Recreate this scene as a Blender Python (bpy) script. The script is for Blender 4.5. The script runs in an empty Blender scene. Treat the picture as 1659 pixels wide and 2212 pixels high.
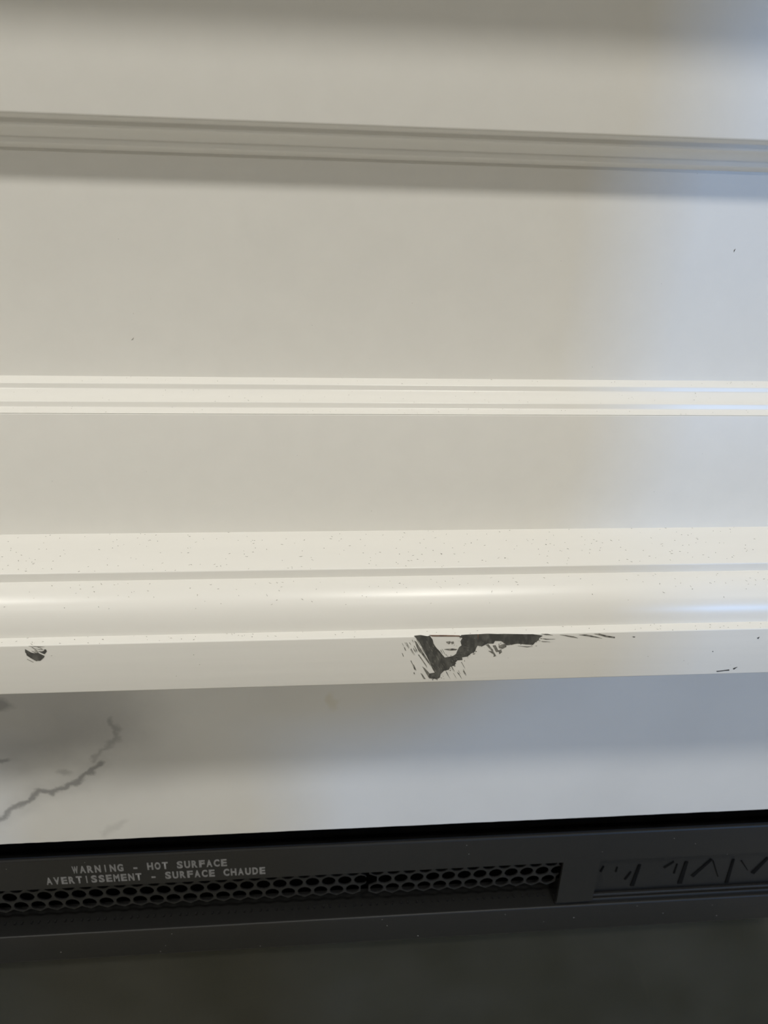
import bpy, bmesh, math, random
from mathutils import Vector, Matrix

SC = bpy.context.scene
COL = SC.collection
random.seed(7)

# ------------------------------------------------------------------ camera
cam_d = bpy.data.cameras.new('camera')
cam_d.sensor_fit = 'VERTICAL'
cam_d.sensor_height = 34.6
cam_d.sensor_width = 34.6 * 1659 / 2212
cam_d.lens = 34.6 * 1662 / 2212            # 26 mm equivalent phone lens
cam_d.clip_start = 0.01
cam_d.dof.use_dof = True
cam_d.dof.focus_distance = 0.50
cam_d.dof.aperture_fstop = 9.0
cam = bpy.data.objects.new('camera', cam_d)
COL.objects.link(cam)
CAM = Vector((0.0, -0.45, 1.25))
right = Vector((0.99579, -0.08620, 0.03110))
down = Vector((-0.00820, -0.42190, -0.90660))
fwd = Vector((0.09126, 0.90250, -0.42090))
m = Matrix((right, -down, -fwd)).transposed().to_4x4()
m.translation = CAM
cam.matrix_world = m
SC.camera = cam

# ------------------------------------------------------------------ world, exposure
w = bpy.data.worlds.new('sky')
SC.world = w
w.use_nodes = True
w.node_tree.nodes['Background'].inputs[0].default_value = (0.35, 0.55, 1.0, 1)
w.node_tree.nodes['Background'].inputs[1].default_value = 0.6
SC.view_settings.view_transform = 'Standard'
SC.view_settings.look = 'None'
SC.view_settings.gamma = 1
SC.view_settings.use_curve_mapping = False
SC.view_settings.exposure = 0.12
LAMP_W = 9.9             # each recessed ceiling lamp by the fireplace
FILL_W2 = 4.5            # each unseen fill lamp added in the far row for ambient light
FILL_W3 = 2.2            # each unseen fill lamp added over the mantel to brighten upward faces
LAMP_COL = (1.0, 0.972, 0.90)
DAY_W = 17.0             # daylight entering by the small window
DAY_COL = (0.20, 0.48, 1.0)

def area(name, loc, rot, sx, sy, watts, col, parent=None, shape='RECTANGLE', spread=180):
    l = bpy.data.lights.new(name, 'AREA')
    l.shape = shape; l.size = sx
    if shape in ('RECTANGLE', 'ELLIPSE'): l.size_y = sy
    l.energy = watts; l.color = col; l.spread = math.radians(spread)
    o = bpy.data.objects.new(name, l); COL.objects.link(o)
    o.location = loc; o.rotation_euler = rot
    if parent:
        o.parent = parent
        o.location = Vector(loc) - parent.location
    return o

ROOM_X0, ROOM_X1, ROOM_Y0, ROOM_Y1, ROOM_Z = -2.6, 4.0, -4.6, 0.05, 2.5
WIN_X, WIN_Z, WIN_W, WIN_H = 2.80, 1.20, 0.30, 0.26
day_rot = (Vector((0.1, 0, 1.0)) - Vector((WIN_X, ROOM_Y0 - 0.14, WIN_Z))).to_track_quat('-Z', 'Y').to_euler()
area('window_daylight', (WIN_X, ROOM_Y0 - 0.14, WIN_Z), day_rot, WIN_W, WIN_H, DAY_W, DAY_COL, spread=75)

# ------------------------------------------------------------------ helpers
def mat(name, col, rough=0.5, spec=0.5, metal=0.0):
    mm = bpy.data.materials.new(name); mm.use_nodes = True
    b = mm.node_tree.nodes['Principled BSDF']
    b.inputs['Base Color'].default_value = (*col, 1)
    b.inputs['Roughness'].default_value = rough
    b.inputs['Specular IOR Level'].default_value = spec
    b.inputs['Metallic'].default_value = metal
    return mm

def N(mm, t, **kw):
    n = mm.node_tree.nodes.new(t)
    for k, v in kw.items(): setattr(n, k, v)
    return n

def L(mm, a, b): mm.node_tree.links.new(a, b)

def noise_colour(mm, c0, c1, scale=20, stretch=(1, 1, 1), detail=4, lo=0.35, hi=0.65, bump=0.0, dist=0.001):
    tc = N(mm, 'ShaderNodeTexCoord'); mp = N(mm, 'ShaderNodeMapping')
    mp.inputs['Scale'].default_value = stretch
    nz = N(mm, 'ShaderNodeTexNoise'); nz.inputs['Scale'].default_value = scale; nz.inputs['Detail'].default_value = detail
    rp = N(mm, 'ShaderNodeValToRGB')
    rp.color_ramp.elements[0].position = lo; rp.color_ramp.elements[0].color = (*c0, 1)
    rp.color_ramp.elements[1].position = hi; rp.color_ramp.elements[1].color = (*c1, 1)
    L(mm, tc.outputs['Object'], mp.inputs[0]); L(mm, mp.outputs[0], nz.inputs['Vector'])
    L(mm, nz.outputs[0], rp.inputs[0])
    b = mm.node_tree.nodes['Principled BSDF']
    L(mm, rp.outputs[0], b.inputs['Base Color'])
    if bump:
        bp = N(mm, 'ShaderNodeBump'); bp.inputs['Strength'].default_value = bump; bp.inputs['Distance'].default_value = dist
        L(mm, nz.outputs[0], bp.inputs['Height']); L(mm, bp.outputs[0], b.inputs['Normal'])
    return mm

def thing(name, label, cat, loc=(0, 0, 0), group=None, kind=None):
    o = bpy.data.objects.new(name, None); COL.objects.link(o)
    o.empty_display_size = 0.05
    o.location = loc; o['label'] = label; o['category'] = cat
    if group: o['group'] = group
    if kind: o['kind'] = kind
    return o

def origin(o):
    v = Vector((0, 0, 0))
    while o: v = v + o.location; o = o.parent
    return v

def obj(name, bm, material, parent=None, smooth=None, label=None):
    if smooth is not None:
        for f in bm.faces: f.smooth = True
        for e in bm.edges:
            if len(e.link_faces) == 2 and e.calc_face_angle(0) > math.radians(smooth): e.smooth = False
    if parent is not None: bmesh.ops.translate(bm, verts=bm.verts, vec=-origin(parent))
    me = bpy.data.meshes.new(name); bm.to_mesh(me); bm.free()
    mats = material if isinstance(material, (list, tuple)) else [material]
    for q in mats: me.materials.append(q)
    o = bpy.data.objects.new(name, me); COL.objects.link(o)
    if parent is not None: o.parent = parent
    if label: o['label'] = label
    return o

def struct(name, bm, material, label, cat):
    o = obj(name, bm, material)
    o['kind'] = 'structure'; o['label'] = label; o['category'] = cat
    return o

def box(bm, x0, x1, y0, y1, z0, z1, bev=0.0, seg=2):
    vs = [bm.verts.new((x, y, z)) for x in (x0, x1) for y in (y0, y1) for z in (z0, z1)]
    fs = [(0, 1, 3, 2), (4, 6, 7, 5), (0, 4, 5, 1), (2, 3, 7, 6), (0, 2, 6, 4), (1, 5, 7, 3)]
    faces = [bm.faces.new([vs[i] for i in f]) for f in fs]
    if bev:
        es = list({e for f in faces for e in f.edges})
        bmesh.ops.bevel(bm, geom=es, offset=bev, segments=seg, profile=0.5, affect='EDGES')
    bm.normal_update()

def bbox(x0, x1, y0, y1, z0, z1, bev=0.0, seg=2):
    bm = bmesh.new(); box(bm, x0, x1, y0, y1, z0, z1, bev, seg); return bm

def rounded(pts, r, n=3, skip=()):
    """Round the inner corners of an open polyline of (y, z) points."""
    out = [pts[0]]
    for i in range(1, len(pts) - 1):
        if i in skip: out.append(pts[i]); continue
        p0, p1, p2 = Vector(pts[i-1]), Vector(pts[i]), Vector(pts[i+1])
        a = p1 + (p0 - p1).normalized() * min(r, (p0 - p1).length * 0.45)
        c = p1 + (p2 - p1).normalized() * min(r, (p2 - p1).length * 0.45)
        for k in range(n + 1):
            t = k / n
            q = a * (1-t)**2 + p1 * (2*t*(1-t)) + c * t*t
            out.append((q.x, q.y))
    out.append(pts[-1])
    return out

def extrude(prof, x0, x1, n=1):
    """Closed (y, z) profile swept along X, capped; n spans along X."""
    bm = bmesh.new()
    rings = []
    for i in range(n + 1):
        x = x0 + (x1 - x0) * i / n
        rings.append([bm.verts.new((x, y, z)) for y, z in prof])
    k = len(prof)
    for a, b in zip(rings, rings[1:]):
        for j in range(k):
            bm.faces.new((a[j], a[(j+1) % k], b[(j+1) % k], b[j]))
    bm.faces.new(rings[0]); bm.faces.new(list(reversed(rings[-1])))
    bmesh.ops.recalc_face_normals(bm, faces=bm.faces)
    return bm

def lathe(bm, prof, c, n=32):
    rings = []
    for r, z in prof:
        rings.append([bm.verts.new((c[0] + r*math.cos(2*math.pi*k/n), c[1] + r*math.sin(2*math.pi*k/n), c[2] + z)) for k in range(n)])
    for a, b in zip(rings, rings[1:]):
        for j in range(n):
            bm.faces.new((a[j], a[(j+1) % n], b[(j+1) % n], b[j]))
    bmesh.ops.recalc_face_normals(bm, faces=bm.faces)

def flake(bm, pts, y, t=0.0002, mi=0):
    """Thin plate with an (x, z) outline in millimetres, front at y, t thick."""
    f = [bm.verts.new((x/1000, y, z/1000)) for x, z in pts]
    g = [bm.verts.new((x/1000, y + t, z/1000)) for x, z in pts]
    k = len(pts)
    F0 = [bm.faces.new(f)]
    for j in range(k):
        F0.append(bm.faces.new((f[j], f[(j+1) % k], g[(j+1) % k], g[j])))
    for q in F0: q.material_index = mi
    bmesh.ops.recalc_face_normals(bm, faces=F0)
    return F0

# ------------------------------------------------------------------ materials
def sheen(mm, lo):
    """Reflectance of a thin pane, the same from both sides: lo face on, rising at grazing angles."""
    lw = N(mm, 'ShaderNodeLayerWeight'); lw.inputs[0].default_value = 0.5
    pw = N(mm, 'ShaderNodeMath', operation='POWER'); pw.inputs[1].default_value = 4.0
    L(mm, lw.outputs['Facing'], pw.inputs[0])
    ma = N(mm, 'ShaderNodeMath', operation='MULTIPLY_ADD'); ma.inputs[1].default_value = 1 - lo; ma.inputs[2].default_value = lo
    L(mm, pw.outputs[0], ma.inputs[0])
    return ma
def paint(name, col, stretch, bump, rough=0.31):
    mm = mat(name, col, rough, 0.5)
    return noise_colour(mm, tuple(c*0.975 for c in col), col, 60, stretch, 5, 0.3, 0.7, bump, 0.0004)
PAINT = (0.80, 0.785, 0.745)
M_PAINT = paint('white_satin_paint', PAINT, (0.12, 1, 1), 0.10)
M_FLAT = paint('white_rolled_paint', PAINT, (1, 1, 1), 0.06, 0.42)
M_BRUSHED = paint('white_brushed_paint', PAINT, (0.10, 1, 3.0), 0.30, 0.42)
M_WALL = noise_colour(mat('wall_paint', (0.72, 0.70, 0.65), 0.8), (0.72, 0.70, 0.65), (0.75, 0.73, 0.68), 40, bump=0.05)
M_CEIL = noise_colour(mat('ceiling_paint', (0.82, 0.81, 0.78), 0.9), (0.80, 0.79, 0.76), (0.83, 0.82, 0.79), 60, bump=0.1)
M_FLOOR = noise_colour(mat('floor_stone', (0.2, 0.2, 0.16), 0.55), (0.58, 0.54, 0.46), (0.68, 0.64, 0.56), 5, (1, 1, 1), 3, 0.3, 0.7)
M_HEARTH = noise_colour(mat('hearth_slate', (0.1, 0.1, 0.08), 0.6), (0.07, 0.068, 0.045), (0.17, 0.17, 0.13), 9, (1, 1, 1), 4, 0.3, 0.7, 0.2, 0.002)
M_BLACK = noise_colour(mat('black_powder_coat', (0.02, 0.02, 0.02), 0.45, 0.4), (0.0105, 0.0105, 0.010), (0.0140, 0.0140, 0.0135), 900, bump=0.15, dist=0.0003)
M_DARK = noise_colour(mat('soot_and_shade_black', (0.006, 0.006, 0.006), 0.9, 0.08), (0.004, 0.004, 0.004), (0.008, 0.008, 0.008), 40)  # firebox soot, and painted shade for the gap and vent lip
M_MESH = noise_colour(mat('black_perforated_steel', (0.02, 0.02, 0.02), 0.4), (0.012, 0.012, 0.0125), (0.018, 0.018, 0.018), 400)
M_INK = noise_colour(mat('grey_printed_ink', (0.11, 0.11, 0.11), 0.6), (0.17, 0.172, 0.175), (0.25, 0.252, 0.26), 500)
M_CHIP = noise_colour(mat('bare_grey_primer', (0.05, 0.05, 0.045), 0.6), (0.060, 0.059, 0.054), (0.15, 0.147, 0.132), 260, (1, 1, 0.45), 4, 0.45, 0.75, 0.4, 0.0005)
M_SCUFF = noise_colour(mat('scraped_primer', (0.16, 0.15, 0.13), 0.6), (0.07, 0.068, 0.060), (0.30, 0.29, 0.26), 500, (1, 1, 0.5), 4, 0.35, 0.65)
M_WOOD = noise_colour(mat('bare_brown_wood', (0.13, 0.075, 0.05), 0.7), (0.10, 0.055, 0.04), (0.22, 0.14, 0.10), 300)
M_STEEL = noise_colour(mat('white_enamel', (0.7, 0.7, 0.68), 0.4), (0.70, 0.70, 0.68), (0.74, 0.74, 0.72), 30)
M_LINEN = noise_colour(mat('dark_linen', (0.09, 0.085, 0.08), 0.9), (0.07, 0.066, 0.06), (0.11, 0.105, 0.1), 300, bump=0.2)

# outlines of the paint chips on the fascia, (x, z) in millimetres
CHIP_MAIN= [(59.68, 988.47), (63.52, 988.85), (67.64, 987.89), (69.15, 988.21), (71.05, 985.39), (71.84, 982.33), (73.77, 979.23), (75.98, 976.71), (77.69, 974.2), (79.39, 972.04), (81.95, 972.46), (84.5, 973.13), (86.16, 974.56), (86.82, 977.01), (87.68, 979.44), (89.14, 980.62), (88.19, 983.7), (89.25, 986.09), (87.12, 987.0), (88.58, 988.17), (94.2, 988.5), (98.32, 988.51), (98.44, 987.05), (98.83, 988.49), (104.49, 988.7), (110.73, 988.29), (114.87, 988.3), (121.13, 988.01), (127.4, 987.72), (132.64, 987.58), (136.91, 986.85), (138.86, 986.31), (137.14, 984.89), (136.82, 983.19), (134.88, 981.77), (133.73, 979.95), (129.27, 980.33), (123.94, 981.09), (120.86, 980.57), (117.25, 980.06), (115.52, 981.7), (113.29, 983.23), (109.63, 983.46), (108.77, 981.53), (105.12, 981.63), (101.65, 979.65), (99.0, 980.34), (98.32, 978.51), (97.79, 976.06), (95.32, 974.53), (93.39, 972.48), (90.1, 971.96), (90.46, 969.96), (87.34, 969.81), (86.21, 968.1), (86.04, 966.1), (82.98, 964.94), (82.59, 963.06), (79.5, 962.28), (77.56, 959.82), (77.19, 957.29), (75.69, 956.2), (72.52, 956.56), (69.81, 958.18), (70.42, 960.31), (73.83, 960.96), (72.31, 963.78), (69.9, 969.48), (67.32, 975.13), (62.97, 983.8)]
CHIP_SLIVERS= [[(59.85, 985.1), (61.22, 984.09), (70.28, 968.22), (71.15, 965.7), (68.1, 970.16), (61.95, 979.58)], [(62.71, 974.65), (63.44, 974.51), (68.29, 966.67), (68.93, 964.52)], [(59.42, 968.2), (60.72, 966.91), (62.26, 962.85), (60.86, 963.9)], [(65.74, 965.87), (67.37, 964.57), (72.64, 958.08), (73.59, 956.14), (70.4, 956.89)], [(64.97, 960.75), (65.82, 960.47), (68.34, 956.32), (67.07, 956.49)], [(60.55, 961.65), (61.19, 961.38), (61.46, 960.11), (60.82, 960.38)], [(58.28, 970.47), (58.7, 970.33), (59.85, 967.68), (59.43, 967.82)], [(79.35, 983.58), (82.0, 983.99), (82.28, 982.89), (81.33, 981.7), (79.71, 982.84)], [(82.44, 983.49), (84.07, 983.69), (84.38, 982.22), (82.98, 981.65)], [(78.47, 978.24), (83.6, 978.58), (86.75, 977.99), (85.76, 977.28), (81.63, 977.16)], [(104.15, 980.8), (105.68, 981.12), (109.25, 976.34), (108.22, 976.13)], [(106.13, 976.19), (109.3, 975.72), (111.4, 972.31), (109.68, 971.61), (109.85, 973.22)], [(112.04, 979.96), (114.56, 980.87), (116.84, 981.05), (117.06, 978.83), (114.9, 977.41), (112.53, 978.1)], [(112.39, 976.25), (114.08, 977.19), (114.72, 974.94), (113.18, 973.5)], [(108.38, 980.06), (110.24, 980.26), (112.78, 975.49), (111.15, 975.05)], [(124.13, 979.36), (129.98, 978.7), (133.66, 978.72), (130.04, 978.08)], [(137.85, 987.68), (142.06, 987.57), (145.33, 986.63), (141.1, 986.86)], [(137.69, 984.63), (141.44, 984.04), (147.28, 983.63), (141.52, 983.42)], [(138.49, 982.4), (144.36, 981.74), (139.62, 981.76)], [(149.73, 986.75), (153.25, 986.41), (158.66, 985.4), (161.51, 983.97), (157.17, 984.71), (153.33, 985.8)], [(161.69, 986.43), (166.44, 986.54), (172.52, 984.9), (177.0, 983.42), (170.99, 984.45), (165.52, 985.59)], [(171.17, 986.78), (174.87, 986.93), (179.35, 985.45), (184.87, 984.32), (185.03, 983.32), (178.99, 984.36), (173.93, 986.09)], [(195.83, 984.14), (197.77, 984.09), (197.32, 983.6)], [(53.74, 980.42), (54.36, 980.16), (55.29, 977.7), (54.77, 977.96)], [(52.69, 976.18), (53.11, 976.05), (54.03, 973.56), (53.62, 973.7)]]
CHIP_BROWN= [[(68.61, 988.71), (77.8, 988.46), (87.57, 987.95), (87.62, 987.23), (77.86, 987.61), (70.7, 987.81)], [(98.32, 988.51), (98.83, 988.49), (99.21, 985.21), (98.71, 984.98)]]
NICK_MAIN= [(-166.09, 985.4), (-164.81, 984.43), (-163.05, 982.98), (-161.63, 982.47), (-159.38, 982.56), (-158.23, 981.9), (-155.96, 980.43), (-156.5, 979.35), (-157.8, 978.14), (-158.82, 977.22), (-160.19, 977.27), (-160.98, 976.98), (-162.33, 977.96), (-163.88, 979.26), (-165.17, 980.55), (-165.81, 981.2), (-165.87, 982.45), (-166.34, 983.39)]
NICK_SIDE= [(-158.94, 983.79), (-157.23, 983.59), (-155.8, 984.01), (-155.54, 984.93), (-154.55, 984.9), (-154.26, 983.5), (-155.77, 981.67), (-157.15, 982.49)]
NICK_SLIVERS= [[(-162.45, 986.84), (-161.73, 986.66), (-158.97, 983.64), (-159.46, 983.65)], [(-163.83, 987.49), (-157.46, 987.0), (-155.04, 986.62), (-157.53, 986.54)], [(-162.85, 984.22), (-161.91, 983.88), (-159.85, 982.73), (-161.11, 982.61)], [(-160.64, 985.7), (-157.77, 985.0), (-155.71, 984.63), (-157.82, 984.63)], [(-166.21, 978.71), (-162.6, 976.24), (-163.11, 976.16), (-165.81, 978.07)], [(-161.32, 984.48), (-160.38, 984.15), (-158.64, 982.54), (-159.62, 982.63)], [(-159.91, 987.23), (-159.21, 986.9), (-156.23, 985.26), (-156.99, 985.22)]]
EDGE_NICKS= [[(256.71, 956.14), (260.03, 956.38), (265.13, 957.08), (265.48, 956.2), (262.72, 956.11), (257.23, 955.51)], [(267.56, 957.62), (268.25, 958.21), (270.35, 958.84), (268.94, 957.48), (268.33, 956.89)], [(278.09, 980.87), (279.53, 981.68), (279.16, 980.17)], [(196.57, 984.28), (198.06, 983.91), (197.07, 983.44)], [(250.56, 971.51), (251.26, 971.66), (251.26, 970.98)]]

def marble_material():
    mm = mat('veined_marble', (0.8, 0.79, 0.77), 0.28, 0.5)
    b = mm.node_tree.nodes['Principled BSDF']
    tc = N(mm, 'ShaderNodeTexCoord')
    flat = N(mm, 'ShaderNodeVectorMath', operation='MULTIPLY'); flat.inputs[1].default_value = (1, 0, 1)
    L(mm, tc.outputs['Object'], flat.inputs[0])
    def distorted(scale, amp):
        nz = N(mm, 'ShaderNodeTexNoise'); nz.inputs['Scale'].default_value = scale; nz.inputs['Detail'].default_value = 5
        L(mm, flat.outputs[0], nz.inputs['Vector'])
        s = N(mm, 'ShaderNodeVectorMath', operation='SUBTRACT'); s.inputs[1].default_value = (0.5, 0.5, 0.5)
        L(mm, nz.outputs['Color'], s.inputs[0])
        k = N(mm, 'ShaderNodeVectorMath', operation='MULTIPLY_ADD'); k.inputs[1].default_value = (amp, 0, amp)
        L(mm, s.outputs[0], k.inputs[0]); L(mm, flat.outputs[0], k.inputs[2])
        return k.outputs[0]
    P = distorted(75, 0.017)
    Q = distorted(18, 0.05)
    def math_(op, a, c=None, clamp=False):
        n = N(mm, 'ShaderNodeMath', operation=op); n.use_clamp = clamp
        for i, v in enumerate((a, c)):
            if v is None: continue
            if isinstance(v, (int, float)): n.inputs[i].default_value = v
            else: L(mm, v, n.inputs[i])
        return n.outputs[0]
    def smooth(v, e0, e1, o0, o1):
        n = N(mm, 'ShaderNodeMapRange', interpolation_type='SMOOTHSTEP')
        L(mm, v, n.inputs[0])
        for i, q in enumerate((e0, e1, o0, o1)): n.inputs[i + 1].default_value = q
        return n.outputs[0]
    def seg(a, c):
        ba = Vector((c[0]-a[0], 0, c[1]-a[1]))
        s = N(mm, 'ShaderNodeVectorMath', operation='SUBTRACT'); L(mm, P, s.inputs[0]); s.inputs[1].default_value = (a[0], 0, a[1])
        d = N(mm, 'ShaderNodeVectorMath', operation='DOT_PRODUCT'); L(mm, s.outputs[0], d.inputs[0]); d.inputs[1].default_value = ba / ba.length_squared
        t = math_('MULTIPLY', d.outputs['Value'], 1.0, True)
        sc = N(mm, 'ShaderNodeVectorMath', operation='SCALE'); sc.inputs[0].default_value = ba; L(mm, t, sc.inputs['Scale'])
        r = N(mm, 'ShaderNodeVectorMath', operation='SUBTRACT'); L(mm, s.outputs[0], r.inputs[0]); L(mm, sc.outputs[0], r.inputs[1])
        ln = N(mm, 'ShaderNodeVectorMath', operation='LENGTH'); L(mm, r.outputs[0], ln.inputs[0])
        return ln.outputs['Value']
    def line(pts):
        cur = None
        for a, c in zip(pts, pts[1:]):
            d = seg(a, c)
            cur = d if cur is None else math_('MINIMUM', cur, d)
        return cur
    def blob(c, rx, rz, src=Q):
        s = N(mm, 'ShaderNodeVectorMath', operation='SUBTRACT'); L(mm, src, s.inputs[0]); s.inputs[1].default_value = (c[0], 0, c[1])
        k = N(mm, 'ShaderNodeVectorMath', operation='MULTIPLY'); L(mm, s.outputs[0], k.inputs[0]); k.inputs[1].default_value = (1/rx, 0, 1/rz)
        ln = N(mm, 'ShaderNodeVectorMath', operation='LENGTH'); L(mm, k.outputs[0], ln.inputs[0])
        return ln.outputs['Value']
    V1 = [(-.30, .735), (-.2623, .7525), (-.2397, .7711), (-.2278, .7792), (-.2159, .7882), (-.2016, .7899), (-.1866, .7972), (-.1747, .8075), (-.1661, .815)]
    V2 = [(-.1714, .8200), (-.1597, .8309), (-.1512, .8387), (-.1493, .8463), (-.1532, .8575)]
    V3 = [(-.172, .7417), (-.156, .7536)]
    V4 = [(-.55, .86), (-.44, .80), (-.36, .815), (-.30, .79)]
    V5 = [(.46, .74), (.50, .80), (.58, .86)]
    d1 = line(V1); d2 = line(V2); d3 = line(V3); d4 = math_('MINIMUM', line(V4), line(V5))
    core = smooth(d1, 0.0003, 0.0042, 0.40, 0)
    halo = smooth(d1, 0.0, 0.016, 0.10, 0)
    thin = smooth(d2, 0.0, 0.0040, 0.20, 0)
    faint = smooth(d3, 0.0, 0.007, 0.13, 0)
    out4 = smooth(d4, 0.0, 0.004, 0.25, 0)
    patch = smooth(blob((-.225, .868), .125, .060), 0.45, 1.15, 0.36, 0)
    low = smooth(blob((-.19, .815), .11, .055), 0.4, 1.15, 0.13, 0)
    spots = math_('ADD', smooth(blob((-.1957, .8072), .009, .005, P), 0.2, 1.1, 0.22, 0), smooth(blob((-.2334, .8735), .014, .007, P), 0.2, 1.1, 0.30, 0))
    spots = math_('ADD', spots, smooth(blob((-.2410, .8215), .012, .004, P), 0.2, 1.1, 0.30, 0))
    cl = N(mm, 'ShaderNodeTexNoise'); cl.inputs['Scale'].default_value = 9; cl.inputs['Detail'].default_value = 3
    L(mm, flat.outputs[0], cl.inputs['Vector'])
    cloud = smooth(cl.outputs[0], 0.35, 0.75, 0.0, 0.06)
    tot = core
    for q in (halo, thin, faint, out4, patch, low, spots, cloud): tot = math_('ADD', tot, q)
    tot = math_('MINIMUM', tot, 0.62)
    inv = math_('SUBTRACT', 1.0, tot)
    mx = N(mm, 'ShaderNodeMix', data_type='RGBA')
    mx.inputs[6].default_value = (0.02, 0.02, 0.03, 1); mx.inputs[7].default_value = (0.80, 0.795, 0.775, 1)
    L(mm, inv, mx.inputs[0])
    st = N(mm, 'ShaderNodeMix', data_type='RGBA'); st.inputs[7].default_value = (0.66, 0.60, 0.42, 1)
    L(mm, mx.outputs[2], st.inputs[6]); L(mm, smooth(blob((.0122, .868), .006, .011, P), 0.1, 1.2, 0.35, 0), st.inputs[0])
    L(mm, st.outputs[2], b.inputs['Base Color'])
    return mm
M_MARBLE = marble_material()

def pane_material():
    mm = bpy.data.materials.new('window_glass'); mm.use_nodes = True
    nt = mm.node_tree; nt.nodes.remove(nt.nodes['Principled BSDF'])
    o = nt.nodes['Material Output']
    t = N(mm, 'ShaderNodeBsdfTransparent'); g = N(mm, 'ShaderNodeBsdfGlossy'); g.inputs['Roughness'].default_value = 0.02
    fr = sheen(mm, 0.05)
    mx = N(mm, 'ShaderNodeMixShader')
    L(mm, fr.outputs[0], mx.inputs[0]); L(mm, t.outputs[0], mx.inputs[1]); L(mm, g.outputs[0], mx.inputs[2]); L(mm, mx.outputs[0], o.inputs[0])
    return mm
M_PANE = pane_material()

def stove_glass():
    """Smoked ceramic glass of the fire door, with a faint mottled olive diffuse layer."""
    mm = bpy.data.materials.new('smoked_stove_glass'); mm.use_nodes = True
    nt = mm.node_tree; nt.nodes.remove(nt.nodes['Principled BSDF'])
    o = nt.nodes['Material Output']
    t = N(mm, 'ShaderNodeBsdfTransparent'); t.inputs[0].default_value = (0.45, 0.44, 0.38, 1)
    g = N(mm, 'ShaderNodeBsdfGlossy'); g.inputs['Roughness'].default_value = 0.16
    fr = sheen(mm, 0.06)
    mx = N(mm, 'ShaderNodeMixShader')
    L(mm, fr.outputs[0], mx.inputs[0]); L(mm, t.outputs[0], mx.inputs[1]); L(mm, g.outputs[0], mx.inputs[2])
    df = N(mm, 'ShaderNodeBsdfDiffuse')
    tc = N(mm, 'ShaderNodeTexCoord'); nz = N(mm, 'ShaderNodeTexNoise'); nz.inputs['Scale'].default_value = 7; nz.inputs['Detail'].default_value = 4
    L(mm, tc.outputs['Object'], nz.inputs['Vector'])
    rp = N(mm, 'ShaderNodeValToRGB')
    rp.color_ramp.elements[0].position = 0.3; rp.color_ramp.elements[0].color = (0.13, 0.13, 0.09, 1)
    rp.color_ramp.elements[1].position = 0.7; rp.color_ramp.elements[1].color = (0.25, 0.25, 0.215, 1)
    L(mm, nz.outputs[0], rp.inputs[0]); L(mm, rp.outputs[0], df.inputs[0])
    m2 = N(mm, 'ShaderNodeMixShader'); m2.inputs[0].default_value = 0.19
    L(mm, mx.outputs[0], m2.inputs[1]); L(mm, df.outputs[0], m2.inputs[2]); L(mm, m2.outputs[0], o.inputs[0])
    return mm
M_SGLASS = stove_glass()

# ------------------------------------------------------------------ room shell
X0, X1, Y0, Y1, RZ = ROOM_X0, ROOM_X1, ROOM_Y0, ROOM_Y1, ROOM_Z
struct('floor', bbox(X0-.1, X1+.1, Y0-.1, Y1+.6, -.1, 0), M_FLOOR, 'pale beige stone floor of the room', 'floor')
struct('ceiling', bbox(X0-.1, X1+.1, Y0-.1, Y1+.6, RZ, RZ+.1), M_CEIL, 'plain white ceiling holding the recessed lamps', 'ceiling')
struct('wall_left', bbox(X0-.1, X0, Y0, Y1+.6, 0, RZ), M_WALL, 'plain off white wall to the left', 'wall')
struct('wall_right', bbox(X1, X1+.1, Y0, Y1+.6, 0, RZ), M_WALL, 'plain off white wall to the right', 'wall')
bm = bmesh.new()                                  # chimney wall with an opening for the insert
box(bm, X0, -.54, Y1, Y1+.1, 0, RZ); box(bm, .54, X1, Y1, Y1+.1, 0, RZ); box(bm, -.54, .54, Y1, Y1+.1, .735, RZ)
struct('wall_back', bm, M_WALL, 'off white chimney wall behind the white mantel', 'wall')
bm = bmesh.new()
xa, xb, za, zb = WIN_X-WIN_W/2, WIN_X+WIN_W/2, WIN_Z-WIN_H/2, WIN_Z+WIN_H/2
box(bm, X0-.1, xa, Y0-.1, Y0, 0, RZ); box(bm, xb, X1+.1, Y0-.1, Y0, 0, RZ)
box(bm, xa, xb, Y0-.1, Y0, 0, za); box(bm, xa, xb, Y0-.1, Y0, zb, RZ)
struct('wall_front', bm, M_WALL, 'off white wall facing the fireplace, pierced by the small window', 'wall')
win = thing('window_1', 'small white framed window in the wall facing the fireplace', 'window', (WIN_X, Y0-.05, za), kind='structure')
bm = bmesh.new(); t = .012
box(bm, xa, xa+t, Y0-.1, Y0, za, zb); box(bm, xb-t, xb, Y0-.1, Y0, za, zb); box(bm, xa+t, xb-t, Y0-.1, Y0, za, za+t); box(bm, xa+t, xb-t, Y0-.1, Y0, zb-t, zb)
obj('window_frame', bm, M_STEEL, win)
obj('pane', bbox(xa+t, xb-t, Y0-.055, Y0-.05, za+t, zb-t), M_PANE, win)

# hearth before the insert
hearth = obj('hearth_slab', bbox(-.80, .80, -.55, -.07, 0, .03, .004), M_HEARTH)
hearth['label'] = 'dark olive slate hearth slab on the floor before the fireplace'; hearth['category'] = 'hearth'

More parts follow.
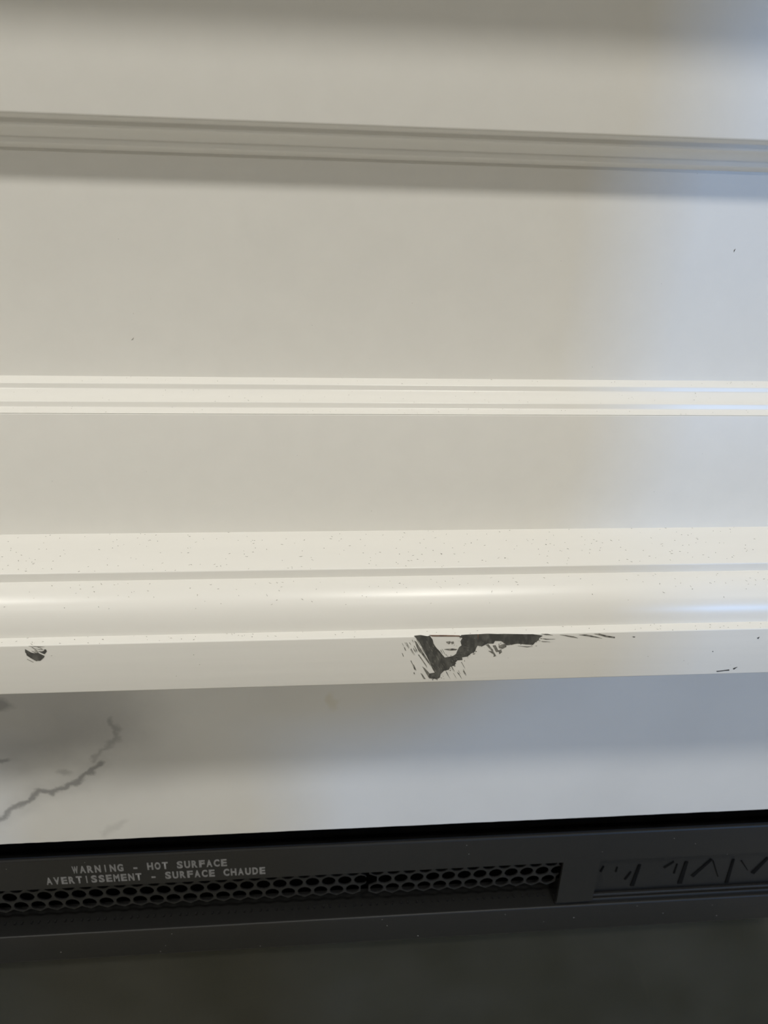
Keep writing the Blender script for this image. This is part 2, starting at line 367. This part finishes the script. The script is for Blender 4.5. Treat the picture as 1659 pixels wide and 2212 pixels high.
# ceiling lamps; the mantel row and far row are added unseen fill
def ceiling_lamp(x, y, label):
    r = thing('recessed_lamp', label, 'ceiling lamp', (x, y, RZ), 'recessed ceiling lamps')
    bm = bmesh.new(); lathe(bm, [(.115, 0), (.145, 0), (.145, -.006), (.138, -.010), (.120, -.010), (.115, -.004), (.115, 0)], (x, y, RZ))
    obj('trim_ring', bm, M_STEEL, r, 40)
    bm = bmesh.new(); lathe(bm, [(.001, -.001), (.114, -.001), (.114, -.003), (.001, -.003)], (x, y, RZ))
    e = mat('lamp_diffuser', (.9, .9, .85), .6); e.node_tree.nodes['Principled BSDF'].inputs['Emission Color'].default_value = (*LAMP_COL, 1)
    e.node_tree.nodes['Principled BSDF'].inputs['Emission Strength'].default_value = 2
    noise_colour(e, (.88, .88, .83), (.92, .92, .88), 30)
    obj('diffuser', bm, e, r)
    area('lamp_light', (x, y, RZ-.012), (0, 0, 0), LAMP_D, LAMP_D, FILL_W3 if y > -.7 else LAMP_W if y > -1.5 else FILL_W2, LAMP_COL, r, 'DISK')
LAMP_D = 0.22
for x, y, lb in ((-.98, -.97, 'round recessed ceiling lamp nearest the left wall, by the fireplace'), (.34, -.97, 'round recessed ceiling lamp straight before the mantel centre'),
                 (-.98, -.55, 'added round ceiling fill lamp close over the left of the mantel'), (.34, -.55, 'added round ceiling fill lamp close over the middle of the mantel'),
                 (-.98, -2.2, 'added round ceiling fill lamp in the second row, towards the left wall'), (.34, -2.2, 'added round ceiling fill lamp in the second row, central'),
                 (1.8, -2.2, 'added round ceiling fill lamp in the second row, towards the window')):
    ceiling_lamp(x, y, lb)

# unseen lamp-shaped blocker added to keep window light off the left of the mantel
LX, LY = 0.645, -1.22
BLOCKER_PROFILE = [(.03, .912), (.07, .918), (.126, .927), (.162, .945), (.183, .963), (.192, 1.03), (.212, 1.10), (.215, 1.30), (.21, 1.60)]
fl = thing('light_blocker', 'added unseen blocker of window light, tall dark linen drum on a black column', 'light blocker', (LX, LY, 0))
bm = bmesh.new(); lathe(bm, [(.001, 0), (.15, 0), (.15, .012), (.14, .02), (.001, .026)], (LX, LY, 0)); obj('base', bm, M_BLACK, fl, 40)
bm = bmesh.new(); lathe(bm, [(.001, .02), (.085, .02), (.078, .06), (.078, .90), (.030, .93), (.001, .93)], (LX, LY, 0)); obj('column', bm, M_BLACK, fl, 40)
bm = bmesh.new(); lathe(bm, BLOCKER_PROFILE + [(r-.003, z+.001) for r, z in reversed(BLOCKER_PROFILE)] + BLOCKER_PROFILE[:1], (LX, LY, 0), 48); obj('blocker_drum', bm, M_LINEN, fl, 40)

# ------------------------------------------------------------------ white mantel
ZC = 1.25
man = thing('fireplace_mantel', 'white painted wooden fireplace mantel with recessed frieze panel and chipped lower edge', 'mantel', (0, 0.0, 0))
MX = 0.82
REC = 0.025
# rails, stiles and the recessed panel
z_up, z_lo, z_led = ZC + .0133, ZC - .1439, ZC - .2233
obj('frieze_panel', bbox(-.67, .67, REC, REC+.012, z_lo-.01, z_up+.01), M_FLAT, man)
obj('top_rail', extrude(rounded([(.049, z_up), (0, z_up), (0, ZC+.152), (.049, ZC+.152)], .0012), -MX, MX), M_FLAT, man, 40)
obj('bottom_rail', extrude(rounded([(.022, z_lo), (0, z_lo), (0, z_led-.03), (.022, z_led-.03)], .0010), -MX, MX), M_FLAT, man, 40)
for s in (-1, 1):
    a, b_ = sorted((s*.66, s*MX)); obj('stile', bbox(a, b_, 0.0, .022, z_lo, z_up), M_FLAT, man)
PM = [(.0250, .1282), (.0178, .1305), (.0174, .1338), (.0071, .1387), (.0067, .1423), (.0000, .1439)]   # (depth, drop)
def moulding_profile(zf):
    face = [(y, zf(d)) for y, d in PM]
    # swelled middle member
    a, c = Vector(face[2]), Vector(face[3]); n = Vector((-(c-a).y, (c-a).x)).normalized()
    if n.x > 0: n = -n
    mid = [tuple(a.lerp(c, t) + n * (-.0010) * math.sin(math.pi*t)) for t in (.25, .5, .75)]
    face = face[:3] + mid + face[3:]
    f = rounded(face, .0006, 4, skip=(3, 4, 5))
    return f + [(.0249, f[-1][1])]
obj('panel_moulding', extrude(moulding_profile(lambda d: ZC - d), -.66, .66, 24), M_PAINT, man, 30, 'bright stepped moulding along the foot of the recessed panel')
obj('panel_moulding', extrude(moulding_profile(lambda d: z_up - (.1439 - d)), -.66, .66, 24), M_PAINT, man, 30, 'shaded stepped moulding along the top of the recessed panel')
for s in (-1, 1):
    bm = extrude([(y, z) for y, z in moulding_profile(lambda d: ZC - d)], 0, z_up - z_lo)
    x_e = s*.66
    for v in bm.verts:
        h = v.co.x; dd = v.co.z - z_lo
        v.co = Vector((x_e - s*dd, v.co.y, z_lo + h))
    bmesh.ops.recalc_face_normals(bm, faces=bm.faces)
    obj('panel_moulding', bm, M_PAINT, man, 30)
# ledge, ovolo, fascia of the frame round the opening
Y = lambda d: d - .45
obj('ledge_board', extrude(rounded([(.02, z_led), (.0, z_led), (Y(.411), ZC-.2297), (Y(.411), ZC-.2375), (.02, ZC-.2375)], .0009, 4, skip=(1,)), -MX, MX, 24), M_PAINT, man, 30)
ov = [(Y(.4110), ZC-.2354)] + [(Y(.411) - .0200*math.sin(t), ZC-.2355 - .0257*(1-math.cos(t))) for t in [math.radians(q) for q in range(6, 91, 7)]] + [(Y(.391), ZC-.2612)]
obj('ovolo_moulding', extrude([(.02, ZC-.2354)] + ov + [(Y(.391), ZC-.27), (.02, ZC-.27)], -MX, MX, 24), M_PAINT, man, 30)
fas = rounded([(Y(.391)+.012, ZC-.2611), (Y(.391), ZC-.2612), (Y(.3845), ZC-.2622), (Y(.3845), ZC-.2965), (.024, ZC-.2965)], .0008, 4, skip=(1,))
fb = obj('fascia_board', extrude(fas + [(.024, ZC-.275), (Y(.391)+.012, ZC-.275)], -MX, MX, 24), M_BRUSHED, man, 30)
# shelf over the frieze
obj('mantel_shelf', extrude(rounded([(.049, ZC+.150), (-.082, ZC+.150), (-.082, ZC+.182), (.049, ZC+.182)], .004, 4), -MX-.08, MX+.08), M_PAINT, man, 30)
# legs of the mantel
for s in (-1, 1):
    a, b_ = sorted((s*.60, s*MX))
    lg = obj('leg', bbox(a, b_, -.055, .049, .16, ZC-.2965), M_FLAT, man)
    a, b_ = sorted((s*.59, s*(MX+.01)))
    obj('plinth_block', bbox(a, b_, -.065, .049, 0, .16, .003), M_FLAT, man)

# paint chips on the fascia
YF = Y(.3845)
bm = bmesh.new(); flake(bm, CHIP_MAIN, YF - .0002, .0003)
big = obj('paint_chip', bm, M_CHIP, fb, label='large ragged dark grey chip in the white paint')
bm = bmesh.new()
for q in CHIP_SLIVERS: flake(bm, q, YF - .00015, .00025)
# thin scratches fanning out from the ragged left side
for k in range(60):
    u = random.random()
    cx_ = CHIP_MAIN[0][0] + u*34 + random.uniform(-9, 3); cz_ = CHIP_MAIN[0][1] - u*26 + random.uniform(-6, 1.5)
    if cz_ > CHIP_MAIN[0][1]-.5 or cz_ < 954.6: continue
    ln_ = random.uniform(1.5, 6); wd = random.uniform(.10, .34); dx, dz = .50*ln_, -.86*ln_
    if cz_ + dz < 954.2: continue
    flake(bm, [(cx_, cz_), (cx_+wd, cz_+.1), (cx_+dx+wd*.3, cz_+dz), (cx_+dx*.5-wd*.4, cz_+dz*.5)], YF - .00012, .0002)
# crumbs broken away round the ragged rim
for k in range(150):
    px_, pz_ = random.choice(CHIP_MAIN[10:63])
    px_ += random.gauss(0, 1.1); pz_ += random.gauss(-.2, .8)
    if not 954.8 < pz_ < 986.5: continue
    r_ = random.uniform(.12, .5); a0 = random.random()*6
    flake(bm, [(px_ + r_*random.uniform(.5, 1.2)*math.cos(a0+q*1.2566), pz_ + r_*random.uniform(.4, .9)*math.sin(a0+q*1.2566)) for q in range(5)], YF - .00013, .0002)
obj('paint_scrape', bm, M_SCUFF, fb, label='thin grey scrape marks beside the large chip')['kind'] = 'stuff'
def inside(x, z, poly):
    c = False
    for (ax, az), (bx, bz) in zip(poly, poly[1:] + poly[:1]):
        if (az > z) != (bz > z) and x < (bx-ax)*(z-az)/(bz-az) + ax: c = not c
    return c
bm = bmesh.new()                                   # paler smears left inside the chip
bx0, bx1 = min(q[0] for q in CHIP_MAIN), max(q[0] for q in CHIP_MAIN)
for k in range(420):
    cx_, cz_ = random.uniform(bx0, bx0 + (bx1-bx0)*(.42 if k % 3 else 1)), random.uniform(953, 986)
    left = cx_ < bx0 + (bx1-bx0)*.3
    ln_ = random.uniform(1.2, 5.5) if left else random.uniform(.5, 2.2); wd = random.uniform(.08, .30)
    an = -1.03 if left else random.uniform(-.7, .1)
    dx, dz = math.cos(an)*ln_, math.sin(an)*ln_
    if not (inside(cx_, cz_, CHIP_MAIN) and inside(cx_+dx, cz_+dz, CHIP_MAIN) and inside(cx_+dx/2, cz_+dz/2, CHIP_MAIN)): continue
    flake(bm, [(cx_, cz_), (cx_+dx*.5+wd, cz_+dz*.5+wd*.5), (cx_+dx, cz_+dz), (cx_+dx*.5, cz_+dz*.5)], YF - .00026, .0002)
obj('paint_smear', bm, M_SCUFF, fb, label='paler smears inside the large chip')['kind'] = 'stuff'
bm = bmesh.new()
for q in CHIP_BROWN: flake(bm, q, YF - .00024, .0003)
obj('bare_wood_edge', bm, M_WOOD, fb, label='thin reddish brown line of bare wood')
bm = bmesh.new(); flake(bm, NICK_MAIN, YF - .0002, .0003); flake(bm, NICK_SIDE, YF - .0002, .0003)
nk = obj('paint_chip', bm, M_CHIP, fb, label='small split dark chip in the white paint at left')
bm = bmesh.new()
for q in NICK_SLIVERS: flake(bm, q, YF - .00012, .0002)
obj('paint_scrape', bm, M_SCUFF, fb)['kind'] = 'stuff'
for q in EDGE_NICKS:
    bm = bmesh.new(); flake(bm, q, YF - .0002, .0003)
    obj('paint_nick', bm, M_CHIP, fb)

# ------------------------------------------------------------------ marble surround
mar = thing('marble_surround', 'white marble slab surround with grey veins under the mantel', 'stone surround', (0, REC+.012, 0))
ZM = ZC - .475*1.0866
bm = bmesh.new(); n = 160                          # slab whose sawn lower edge is slightly chipped
row = []
for i in range(n + 1):
    x = -.60 + 1.20*i/n
    c = .0003*random.random() + (.0010 if random.random() < .04 else 0)
    row.append((x, c))
prof = lambda c: [(REC, ZC-.24), (REC, ZM+.0008+c), (REC+.0008+c*.5, ZM), (REC+.024, ZM), (REC+.024, ZC-.24)]
rings = [[bm.verts.new((x, y, z)) for y, z in prof(c)] for x, c in row]
for a, b_ in zip(rings, rings[1:]):
    for j in range(5): bm.faces.new((a[j], a[(j+1) % 5], b_[(j+1) % 5], b_[j]))
bm.faces.new(rings[0]); bm.faces.new(list(reversed(rings[-1])))
bmesh.ops.recalc_face_normals(bm, faces=bm.faces)
obj('marble_slab', bm, M_MARBLE, mar)
for s in (-1, 1):
    a, b_ = sorted((s*.545, s*.60)); obj('marble_slab', bbox(a, b_, REC, REC+.024, 0, ZM-.001, .0008), M_MARBLE, mar)

# ------------------------------------------------------------------ fireplace insert
ins = thing('fireplace_insert', 'black steel fireplace insert with perforated vent, warning lettering and smoked glass', 'fireplace', (0, .1, 0))
YI = .018
zt, zo, zl, zg = ZC - .5271, ZC - .5606, ZC - .6173, ZC - .6501
IX = .54
obj('top_panel', extrude(rounded([(YI+.0048, zt-.006), (YI+.0048, zt-.0006), (YI, zt), (YI, zo), (YI+.0025, zo), (YI+.0025, zt-.006)], .0022, 4, skip=(3, 4)), -IX, IX, 12), M_BLACK, ins, 30)
obj('gap_shade_liner', bbox(-IX, IX, YI+.003, .0995, zt-.030, zt-.026), M_DARK, ins)  # black sheet painted as the shade in the gap under the marble
rp = obj('side_plate', bbox(.2170, .2505, YI, YI+.003, ZC-.612, zo), M_BLACK, ins)
rc = obj('recessed_plate', bbox(.2480, IX, YI+.008, YI+.010, ZC-.612, zo+.01), M_BLACK, ins)
obj('ledge_bar', bbox(.2170, IX, YI+.003, YI+.012, ZC-.640, ZC-.6135, .001), M_BLACK, ins)
obj('ledge_lip', bbox(.2500, IX, YI+.0045, YI+.0075, ZC-.6125, ZC-.6095, .0006), M_MESH, ins)
for a, b_, wd in (((.2898, .6455), (.2925, .6726), .0026), ((.3164, .6669), (.3246, .6743), .0013), ((.3357, .6452), (.3367, .6735), .0030), ((.3276, .659), (.3283, .6711), .0010),
                  ((.346, .6537), (.3603, .6749), .0022), ((.3818, .6428), (.3816, .6734), .0022), ((.4046, .6535), (.415, .6731), .0026), ((.2568, .6661), (.2587, .6729), .0012),
                  ((.2713, .6651), (.2717, .6711), .0010), ((.2816, .6543), (.2858, .664), .0012), ((.3622, .6727), (.3714, .6518), .0007), ((.3898, .6708), (.3989, .658), .0008)):
    bm = bmesh.new(); A, B = Vector((a[0], a[1])), Vector((b_[0], b_[1])); dv = (B-A).normalized(); nv = Vector((-dv.y, dv.x))*wd*.75
    flake(bm, [(q.x*1000, q.y*1000) for q in (A-nv, A+nv, B+nv*.7, B-nv*.7)], YI+.0072, .0009)
    obj('slanted_slit', bm, M_DARK, rc)
obj('lower_frame', extrude(rounded([(YI+.030, zl), (YI, zl), (YI, zg), (YI+.030, zg)], .0018, 4), -IX, IX, 12), M_BLACK, ins, 30)
for s in (-1, 1):
    a, b_ = sorted((s*.51, s*IX)); obj('side_frame', bbox(a, b_, YI, YI+.03, .24, zg, .001), M_BLACK, ins)
    a, b_ = sorted((s*.51, s*IX)); obj('corner_plate', bbox(a, b_, YI+.001, YI+.012, zl, zo, .001), M_BLACK, ins)
obj('bottom_frame', bbox(-IX, IX, YI, YI+.03, .19, .24, .001), M_BLACK, ins)
obj('base_panel', bbox(-IX, IX, YI+.003, YI+.03, 0, .19, .001), M_BLACK, ins)
obj('glass_pane', bbox(-.51, .51, YI+.014, YI+.018, .24, zg+.001), M_SGLASS, ins)
bm = bmesh.new()                                   # firebox lining, open at the front
box(bm, -.53, .53, .44, .45, .05, zt-.02); box(bm, -.53, -.52, .05, .44, .05, zt-.02); box(bm, .52, .53, .05, .44, .05, zt-.02)
box(bm, -.52, .52, .05, .44, .05, .06); box(bm, -.52, .52, .05, .44, zt-.03, zt-.02)
box(bm, -.52, .52, .055, .30, zg+.02, zg+.024)
obj('firebox_lining', bm, M_DARK, ins)

def perforated(name, x0, x1, z_top, rows, pitch, y_of, rad, seed_off=0.0, cut=True):
    """Steel sheet of hexagonal cells, each with a real round hole; y_of(z) bends the sheet."""
    bm = bmesh.new(); dz = pitch*.866; n = 12
    for r in range(rows):
        zc = z_top - r*dz; x = x0 + (pitch/2 if r % 2 else 0) + seed_off
        while x <= x1:
            outer, inner = [], []
            for k in range(n):
                a = math.pi/2 + 2*math.pi*k/n
                ro = pitch/math.sqrt(3) * (1.0 if k % 2 == 0 else math.cos(math.pi/6))
                outer.append(bm.verts.new((min(x1, max(x0, x + ro*math.cos(a))), 0, zc + ro*math.sin(a))))
                inner.append(bm.verts.new((min(x1, max(x0, x + rad*math.cos(a))), 0, zc + rad*math.sin(a))))
            for k in range(n):
                bm.faces.new((outer[k], inner[k], inner[(k+1) % n], outer[(k+1) % n]))
            x += pitch
    bmesh.ops.remove_doubles(bm, verts=bm.verts, dist=.0002)
    bmesh.ops.dissolve_degenerate(bm, edges=bm.edges, dist=1e-6)
    for v in bm.verts: v.co.y, v.co.z = y_of(v.co.z)
    bmesh.ops.recalc_face_normals(bm, faces=bm.faces)
    o = obj(name, bm, M_MESH, ins)
    md = o.modifiers.new('thickness', 'SOLIDIFY'); md.thickness = .0012; md.offset = 0
    return o
PT = .0141
perforated('vent_mesh', -.5023, .0435, ZC-.5769, 3, PT, lambda z: (YI+.006 + (ZC-.577-z)*.10, z + PT*.866), .0061, .0123)
perforated('vent_mesh', .0400, .2170, ZC-.5757, 3, PT, lambda z: (YI+.0045 + (ZC-.577-z)*.10, z + PT*.866), .0061, .01275)
# toothed lip of folded mesh behind the lower frame
bm = bmesh.new(); x = -.462 - 3*PT
outl = []
while x < .2150:
    for u, h in ((0, 0), (.10, 0), (.16, .0022), (.24, .0022), (.30, 0), (.52, 0), (.58, .0022), (.66, .0022), (.72, 0)):
        outl.append((x + u*PT, ZC-.6185 + h))
    x += PT
outl += [(x, ZC-.6185), (x, ZC-.640), (-.462 - 3*PT, ZC-.640)]
fr_ = [bm.verts.new((x_, YI+.012, z_)) for x_, z_ in outl]; bk_ = [bm.verts.new((x_, YI+.0145, z_)) for x_, z_ in outl]
bm.faces.new(fr_); bm.faces.new(list(reversed(bk_)))
for q in range(len(outl)): bm.faces.new((fr_[q], fr_[(q+1) % len(outl)], bk_[(q+1) % len(outl)], bk_[q]))
bmesh.ops.recalc_face_normals(bm, faces=bm.faces)
for f in bm.faces: f.material_index = 1 if len(f.verts) > 4 else 0  # front and back faces blackened as painted shade, tooth edges stay steel
obj('vent_lip', bm, [M_MESH, M_DARK], ins)

def lettering(rows):
    parts = []
    bm = bmesh.new()
    for text, x_l, z_l, adv, cap, slope in rows:
        for i, ch in enumerate(text):
            if ch == ' ': continue
            cu = bpy.data.curves.new('glyph', 'FONT'); cu.body = ch; cu.align_x = 'CENTER'; cu.size = 1.0; cu.offset = .045; cu.resolution_u = 4
            to = bpy.data.objects.new('glyph', cu)
            me = bpy.data.meshes.new_from_object(to)
            xs = [v.co.x for v in me.vertices]
            wd = max(xs) - min(xs); cxm = (max(xs) + min(xs))/2
            sx = adv*.80/wd if ch not in 'I-' else (adv*.16/wd if ch == 'I' else adv*.55/wd)
            sx = min(sx, adv*1.9)
            k = len(bm.verts)
            bm.from_mesh(me)
            bm.verts.ensure_lookup_table()
            for v in bm.verts[k:]:
                v.co = Vector((x_l + (i+.5)*adv + (v.co.x-cxm)*sx, YI-.0002, z_l + v.co.y*cap/.70 + i*adv*slope))
            bpy.data.objects.remove(to); bpy.data.meshes.remove(me); bpy.data.curves.remove(cu)
    return bm
obj('warning_lettering', lettering([('WARNING - HOT SURFACE', -.2003, ZC-.5437, .00602, .0076, 0.0), ('AVERTISSEMENT - SURFACE CHAUDE', -.2225, ZC-.5552, .00600, .0076, 0.0)]), M_INK, ins, label='two lines of grey warning lettering')

# ------------------------------------------------------------------ dust and lint
M_D1 = noise_colour(mat('dark_lint', (.06, .05, .04), .9), (.03, .026, .02), (.09, .08, .07), 900)
M_D2 = noise_colour(mat('grey_lint', (.35, .33, .29), .9), (.24, .225, .20), (.45, .43, .39), 900)
M_D3 = noise_colour(mat('pale_dust', (.5, .5, .48), .9), (.3, .3, .29), (.5, .5, .48), 900)
def speck(bm, p, t, nrm, ln, wd, th, mi):
    t = t.normalized(); u = nrm.cross(t).normalized(); nrm = nrm.normalized()
    bend = random.uniform(-.35, .35)*ln
    a = [p - t*ln/2, p + u*wd/2 + u*bend*.5, p + t*ln/2, p - u*wd/2 + u*bend*.5]
    lo = [bm.verts.new(q + nrm*.00002) for q in a]; hi = [bm.verts.new(q + nrm*th) for q in a]
    fs = [bm.faces.new(hi)] + [bm.faces.new((lo[i], lo[(i+1) % 4], hi[(i+1) % 4], hi[i])) for i in range(4)]
    for f in fs: f.material_index = mi
def scatter(bm, a, c, n, xr=(-.30, .46), ln=(.0005, .0015), dark=.28, rng=None, off=.00005):
    a, c = Vector((0, *a)), Vector((0, *c)); d = c - a
    nrm = Vector((1, 0, 0)).cross(d).normalized()
    if nrm.y > 0: nrm = -nrm
    for k in range(n):
        p = a.lerp(c, random.random()) + Vector((random.uniform(*xr), 0, 0)) + nrm*off
        an = random.gauss(0.2, .8)
        t = Vector((1, 0, 0))*math.cos(an) + d.normalized()*math.sin(an)
        l_ = random.uniform(*ln)*(1.6 if random.random() < .12 else 1)
        mi = 0 if random.random() < dark else 1
        speck(bm, p, t, nrm, l_ if mi else l_*.6, random.uniform(.00018, .00042), .0001, mi)
bm = bmesh.new()
scatter(bm, (0, z_led), (Y(.411), ZC-.2297), 420)
for i in range(1, 8): scatter(bm, ov[i], ov[i+1], 40 if i < 5 else 16)
scatter(bm, (Y(.391), ZC-.2612), (Y(.3845), ZC-.2622), 110)
for a, c, n in ((0, 1, 45), (2, 3, 60), (4, 5, 55)):
    scatter(bm, (PM[a][0], ZC-PM[a][1]), (PM[c][0], ZC-PM[c][1]), n, ln=(.0002, .0007), off=.0004)
scatter(bm, (REC, ZC-.12), (REC, ZC), 22, ln=(.0002, .0006), dark=.5)
scatter(bm, (0, z_led+.01), (0, z_lo-.01), 10, ln=(.0002, .0006), dark=.4)
scatter(bm, (YF, ZC-.29), (YF, ZC-.268), 14, ln=(.0003, .0008), dark=.2)
speck(bm, Vector((.2585, REC-.0001, ZC-.0465)), Vector((.3, 0, 1)), Vector((0, -1, 0)), .0022, .0006, .0001, 0)
speck(bm, Vector((-.1075, REC-.0001, ZC-.105)), Vector((.6, 0, .6)), Vector((0, -1, 0)), .0026, .0004, .0001, 1)
d = obj('dust', bm, [M_D1, M_D2]); d['kind'] = 'stuff'; d['label'] = 'dark and grey lint specks lying on the white mouldings'; d['category'] = 'dust'
bm = bmesh.new()
for k in range(26):
    speck(bm, Vector((random.uniform(-.28, .45), YI-.0001, random.choice((random.uniform(zo, zt-.003), random.uniform(zg, zl-.003))))), Vector((1, 0, random.uniform(-1, 1))), Vector((0, -1, 0)), random.uniform(.0004, .0014), random.uniform(.0003, .001), .0001, 0)
d = obj('dust', bm, [M_D3]); d['kind'] = 'stuff'; d['label'] = 'pale dust flecks on the black steel insert'; d['category'] = 'dust'
